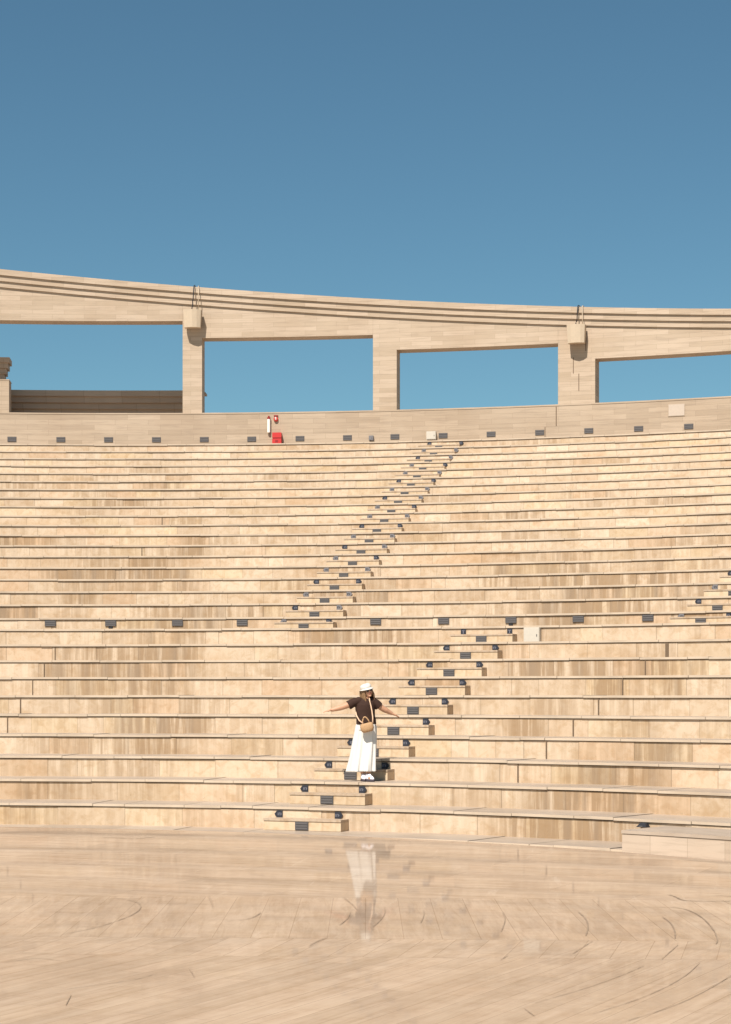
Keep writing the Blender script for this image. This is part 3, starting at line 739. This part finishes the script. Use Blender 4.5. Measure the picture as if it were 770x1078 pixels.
# trunk under the clothes
for c, r in (((-.02, 0, 1.25), (.145, .09, .12)), ((-.015, 0, 1.08), (.12, .085, .14)), ((-.01, .0, .93), (.15, .105, .12))): ellipsoid(b, c, r)
for s, e, w in ((sh_l, el_l, wr_l), (sh_r, el_r, wr_r)):
    capsule(b, s, e, .060, .050); capsule(b, e, e.lerp(w, .35), .050, .049); capsule(b, e.lerp(w, .3), w, .049, .032)
    d = (w - e).normalized(); out = Vector((d.x, d.y, d.z + .05)).normalized()
    side = out.cross(Vector((0, 0, 1))).normalized(); dn = side.cross(out)
    p1 = w + out * .075
    for k in range(4): capsule(b, w + side * (k - 1.5) * .010, p1 + side * (k - 1.5) * .019, .018, .015, 8, 3)       # palm
    for k, L in enumerate((.062, .074, .070, .054)):                     # fingers, bent at the knuckles
        q0 = p1 + side * (k - 1.5) * .020; q1 = q0 + (out + side * (k - 1.5) * .10 + Vector((0, 0, .04))).normalized() * L * .55
        q2 = q1 + (out + side * (k - 1.5) * .08 - Vector((0, 0, .28))).normalized() * L * .5
        capsule(b, q0, q1, .0095, .0085, 8, 3); capsule(b, q1, q2, .0085, .007, 8, 3)
    t0 = w + out * .02 - side * .024; t1 = t0 + (out * .6 - side * .8).normalized() * .04; t2 = t1 + (out * .95 - side * .3).normalized() * .032
    capsule(b, t0, t1, .013, .010, 8, 3); capsule(b, t1, t2, .010, .008, 8, 3)
# legs down to the shoes
for hip, knee, ank in ((( -.085, 0, .88), (-.10, .01, .50), (-.055, .06, .09)), ((.06, -.01, .88), (.045, -.02, .50), (.03, -.04, .10))):
    capsule(b, hip, knee, .074, .052); capsule(b, knee, Vector(knee).lerp(Vector(ank), .3), .054, .056); capsule(b, Vector(knee).lerp(Vector(ank), .3), ank, .054, .035)
    capsule(b, ank, Vector(ank) + Vector((.03, -.11, -.045)), .036, .03)
fuse(b, 'body', M_SKIN, person, .0055, 3)
m = MB()
capsule(m, hd(-.02, -.0905, -.053), hd(.02, -.0905, -.053), .0045, .0045, 8, 3); m.build('lips', M_LIPS, person, weld=True, smooth=True)
# hair: falls to the shoulders on both sides
h = MB()
ellipsoid(h, hd(0, .035, .03), (.086, .086, .092), rot=Rm)
for s, ln in ((-1, .21), (1, .17)):
    for k in range(6):
        x = s * (.066 + .006 * (k % 3)); y = -.035 + k * .025
        top = hd(x * .96, y, .03); bot = hd(x * 1.22 + s * .012 * (k % 2), y * .9 + .012, -ln + .018 * ((k * 5) % 4))
        mid = top.lerp(bot, .55) + Rm @ Vector((s * .012, 0, 0))
        capsule(h, top, mid, .022, .021, 8, 3); capsule(h, mid, bot, .021, .008, 8, 3)
for k in range(9):
    x = -.085 - .006 * (k % 4); y = .03 + .012 * k
    capsule(h, hd(x, y * .5, -.06), hd(x - .035 - .02 * (k % 3), y, -.20 - .025 * ((k * 3) % 4)), .016, .005, 8, 3)
for k in range(6):
    x = -.06 + .024 * k; capsule(h, hd(x, .075, .0), hd(x * 1.25, .09, -.19 + .012 * (k % 3)), .03, .012, 8, 3)
fuse(h, 'hair', M_HAIR, person, .006, 2)
# cap: crown, brim all round with the front longer
c = MB(); rings = []
NR = 28
def hr(fx, fy, z, ext=0):
    out = []
    for k in range(NR):
        a = 2 * math.pi * k / NR; x, y = math.cos(a), math.sin(a)
        e = ext * (max(0, -y) ** 1.5)
        out.append(hd(x * (fx + ext * .12), y * (fy + e) + .012, z - (.05 * e if ext else 0) - (.02 * (max(0, -y)) if ext else 0)))
    return out
for fx, fy, z in ((.090, .106, .040), (.093, .109, .065), (.091, .106, .092), (.078, .092, .114), (.047, .057, .127), (.012, .014, .130)): rings.append(hr(fx, fy, z))
loft(c, rings)
crown = c.build('cap_crown', M_HAT, person, weld=True, smooth=True)
c = MB(); loft(c, [hr(.088, .104, .048), hr(.118, .128, .040, .022), hr(.119, .129, .033, .022), hr(.088, .104, .040)], cap=False)
c.build('cap_brim', M_HAT, person, weld=True, smooth=True)
# sunglasses
gl = MB()
for s in (-1, 1): ellipsoid(gl, hd(s * .033, -.094, .006), (.031, .008, .024), 14, 8, Rm)
capsule(gl, hd(-.015, -.097, .012), hd(.015, -.097, .012), .005, .005, 8, 3)
for s in (-1, 1): capsule(gl, hd(s * .06, -.085, .014), hd(s * .078, .01, .012), .004, .004, 8, 3)
gl.build('sunglasses', M_GLASS, person, weld=True, smooth=True)
# T-shirt
ts = MB(); rings = []
for z, cx, rx, ry in ((.955, .0, .168, .125), (1.0, -.005, .165, .122), (1.1, -.012, .158, .116), (1.2, -.02, .164, .118), (1.28, -.022, .170, .112), (1.335, -.022, .162, .09), (1.372, -.02, .10, .072), (1.388, -.02, .066, .062)):
    rings.append([Vector((cx + rx * math.cos(2 * math.pi * k / 40) * (1 + .015 * math.sin(k * 2.3 + z * 20)), ry * math.sin(2 * math.pi * k / 40) + .07 * rx * math.cos(2 * math.pi * k / 40) * 2, z)) for k in range(40)])
loft(ts, rings)
for s, e in ((sh_l, el_l), (sh_r, el_r)):
    e2 = s.lerp(e, .60) + Vector((0, 0, -.012)); capsule(ts, s + (s - e) * .15, s.lerp(e, .25), .066, .07, 16); tube([s.lerp(e, .1), s.lerp(e, .3), e2], [.070, .075, .079], 18, True, ts)
fuse(ts, 'tshirt', M_TEE, person, .008, 3)
# long skirt, parted into two falls of cloth
tr = MB()
def leg(x0, x1, y0, y1, zt, zb, rt, rb, ph):
    rings = []
    for i in range(26):
        t = i / 25; z = zt + (zb - zt) * t
        cx, cy = x0 + (x1 - x0) * t, y0 + (y1 - y0) * t
        rx = rt + (rb - rt) * t ** .9
        ring = []
        for k in range(64):
            a = 2 * math.pi * k / 64
            f = 1 + (.03 + .13 * t) * math.sin(a * 5 + ph + t * 2.4 + .8 * math.sin(a * 2 + ph)) + .05 * t * math.sin(a * 3 - ph * 2 + t * 3) + (.02 + .05 * t) * math.sin(a * 12 + ph * 2.1 - t)
            ring.append(Vector((cx + rx * f * math.cos(a), cy + rx * .78 * f * math.sin(a), z)))
        rings.append(ring)
    loft(tr, rings)
leg(-.072, -.180, .0, .045, .93, .155, .112, .150, .4)
leg(.060, .022, -.005, -.035, .93, .165, .112, .138, 1.7)
rings = []
for z, rx, ry in ((.86, .172, .118), (.93, .168, .116), (.985, .150, .108)):
    rings.append([Vector((-.008 + rx * math.cos(2 * math.pi * k / 40) * (1 + .02 * math.sin(k * 2.9)), ry * math.sin(2 * math.pi * k / 40) * (1 + .02 * math.sin(k * 2.9)), z)) for k in range(40)])
loft(tr, rings)
fuse(tr, 'skirt', M_PANTS, person, .009, 2)
# shoes
def shoe(ax, ay, rot, kind):
    M = Matrix.Translation((ax, ay, 0)) @ Matrix.Rotation(rot, 4, 'Z')
    def S(x, y, z): return M @ Vector((x, y, z))
    s = MB(); n = 20
    def out(w, l0, l1, z):
        return [S(w * math.cos(2 * math.pi * k / n) * (1 - .18 * (math.sin(2 * math.pi * k / n) > .2)), (l1 if math.sin(2 * math.pi * k / n) > 0 else l0) * math.sin(2 * math.pi * k / n), z) for k in range(n)]
    loft(s, [out(.047, .15, .09, 0), out(.050, .155, .095, .012), out(.049, .152, .093, .034)])
    so = s.build('sole', M_SOLE, person, weld=True)
    s = MB(); loft(s, [out(.046, .148, .09, .0345), out(.045, .14, .088, .06), out(.041, .105, .085, .085), out(.037, .055, .078, .105), out(.035, .04, .07, .125)])
    s.build('shoe', M_SHOE, person, weld=True, smooth=True)
shoe(.035, -.085, R_(38), 0)
shoe(-.05, .03, R_(8), 0)
# bracelet
w = wr_r.lerp(el_r, .12); d = (wr_r - el_r).normalized()
tube([w - d * .012, w + d * .012], .030, 14).build('bracelet', M_BLACK, person, weld=True)

# straw handbag hanging on its strap in front of her
bag = tag(empty('handbag', (PX + .03, PY - .2, PZ + .83)), 'small tan straw handbag hanging at the front of the woman', 'handbag')
m = MB(); rings = []; NB = 28
for z, rx, ry in ((0, .075, .03), (.012, .092, .045), (.05, .112, .056), (.10, .114, .056), (.135, .104, .050), (.15, .085, .038)):
    rings.append([Vector((math.copysign(abs(math.cos(2 * math.pi * k / NB)) ** .7, math.cos(2 * math.pi * k / NB)) * rx, math.sin(2 * math.pi * k / NB) * ry, z)).xyz for k in range(NB)])
rot = Matrix.Rotation(R_(-14), 3, 'Y')
rings = [[rot @ v for v in r] for r in rings]
loft(m, rings); m.build('pouch', M_STRAW, bag, weld=True, smooth=True)
hp = [rot @ Vector((-.06 + .12 * i / 12, 0, .145 + .11 * math.sin(math.pi * i / 12) ** .7)) for i in range(13)]
tube(hp, .011, 8).build('handle', M_STRAW, bag, weld=True, smooth=True)
def sp(x, y, z): return Vector((x - .03, y + .2, z - .83))
tube([sp(.105, -.21, .985), sp(.105, -.17, 1.08), sp(.092, -.150, 1.18), sp(.070, -.135, 1.28), sp(.056, -.098, 1.345), sp(.05, -.05, 1.388), sp(.045, .0, 1.395)], .011, 8).build('strap', M_STRAP, bag, weld=True, smooth=True)
tube([sp(-.055, -.21, .97), sp(-.12, -.17, 1.02), sp(-.165, -.12, 1.10), sp(-.178, -.085, 1.16)], .011, 8).build('strap', M_STRAP, bag, weld=True, smooth=True)

# ------------------------------------------------------------------ light, sky, camera
EL, AZ = R_(52), R_(23)            # sun behind the viewer's left shoulder
sd = bpy.data.lights.new('sun', 'SUN'); sd.energy = 4.6; sd.angle = R_(.53); sd.color = (1, .94, .86)
so = bpy.data.objects.new('sun', sd); COL.objects.link(so)
to = Vector((-math.sin(AZ) * math.cos(EL), -math.cos(AZ) * math.cos(EL), math.sin(EL)))
so.rotation_euler = to.to_track_quat('Z', 'Y').to_euler(); so.location = (-20, -40, 60)
w = bpy.data.worlds.new('World'); scene.world = w; w.use_nodes = True
nt = w.node_tree; bg = nt.nodes['Background']
sky = nt.nodes.new('ShaderNodeTexSky'); sky.sky_type = 'NISHITA'; sky.sun_disc = False
sky.sun_elevation = EL; sky.sun_rotation = math.pi + AZ
sky.altitude = 1200; sky.air_density = 1.0; sky.dust_density = .15; sky.ozone_density = 1.8
tint = nt.nodes.new('ShaderNodeMix'); tint.data_type = 'RGBA'; tint.blend_type = 'MULTIPLY'; tint.inputs[0].default_value = 1
tint.inputs[7].default_value = (.69, .96, .91, 1)
nt.links.new(sky.outputs[0], tint.inputs[6]); nt.links.new(tint.outputs[2], bg.inputs[0]); bg.inputs[1].default_value = .056

cd = bpy.data.cameras.new('camera'); cam = bpy.data.objects.new('camera', cd); COL.objects.link(cam)
cam.location = (0, 0, CAMZ); cam.rotation_euler = (math.pi / 2, 0, 0)
cd.sensor_fit = 'VERTICAL'; cd.sensor_height = 36; cd.lens = 2093.5 / 1078 * 36
cd.shift_y = (729.94 - 539) / 1078; cd.clip_end = 6000; cd.clip_start = .1
scene.camera = cam
vs = scene.view_settings; vs.view_transform = 'Standard'; vs.look = 'None'; vs.exposure = .68; vs.gamma = 1
scene.cycles.max_bounces = 6
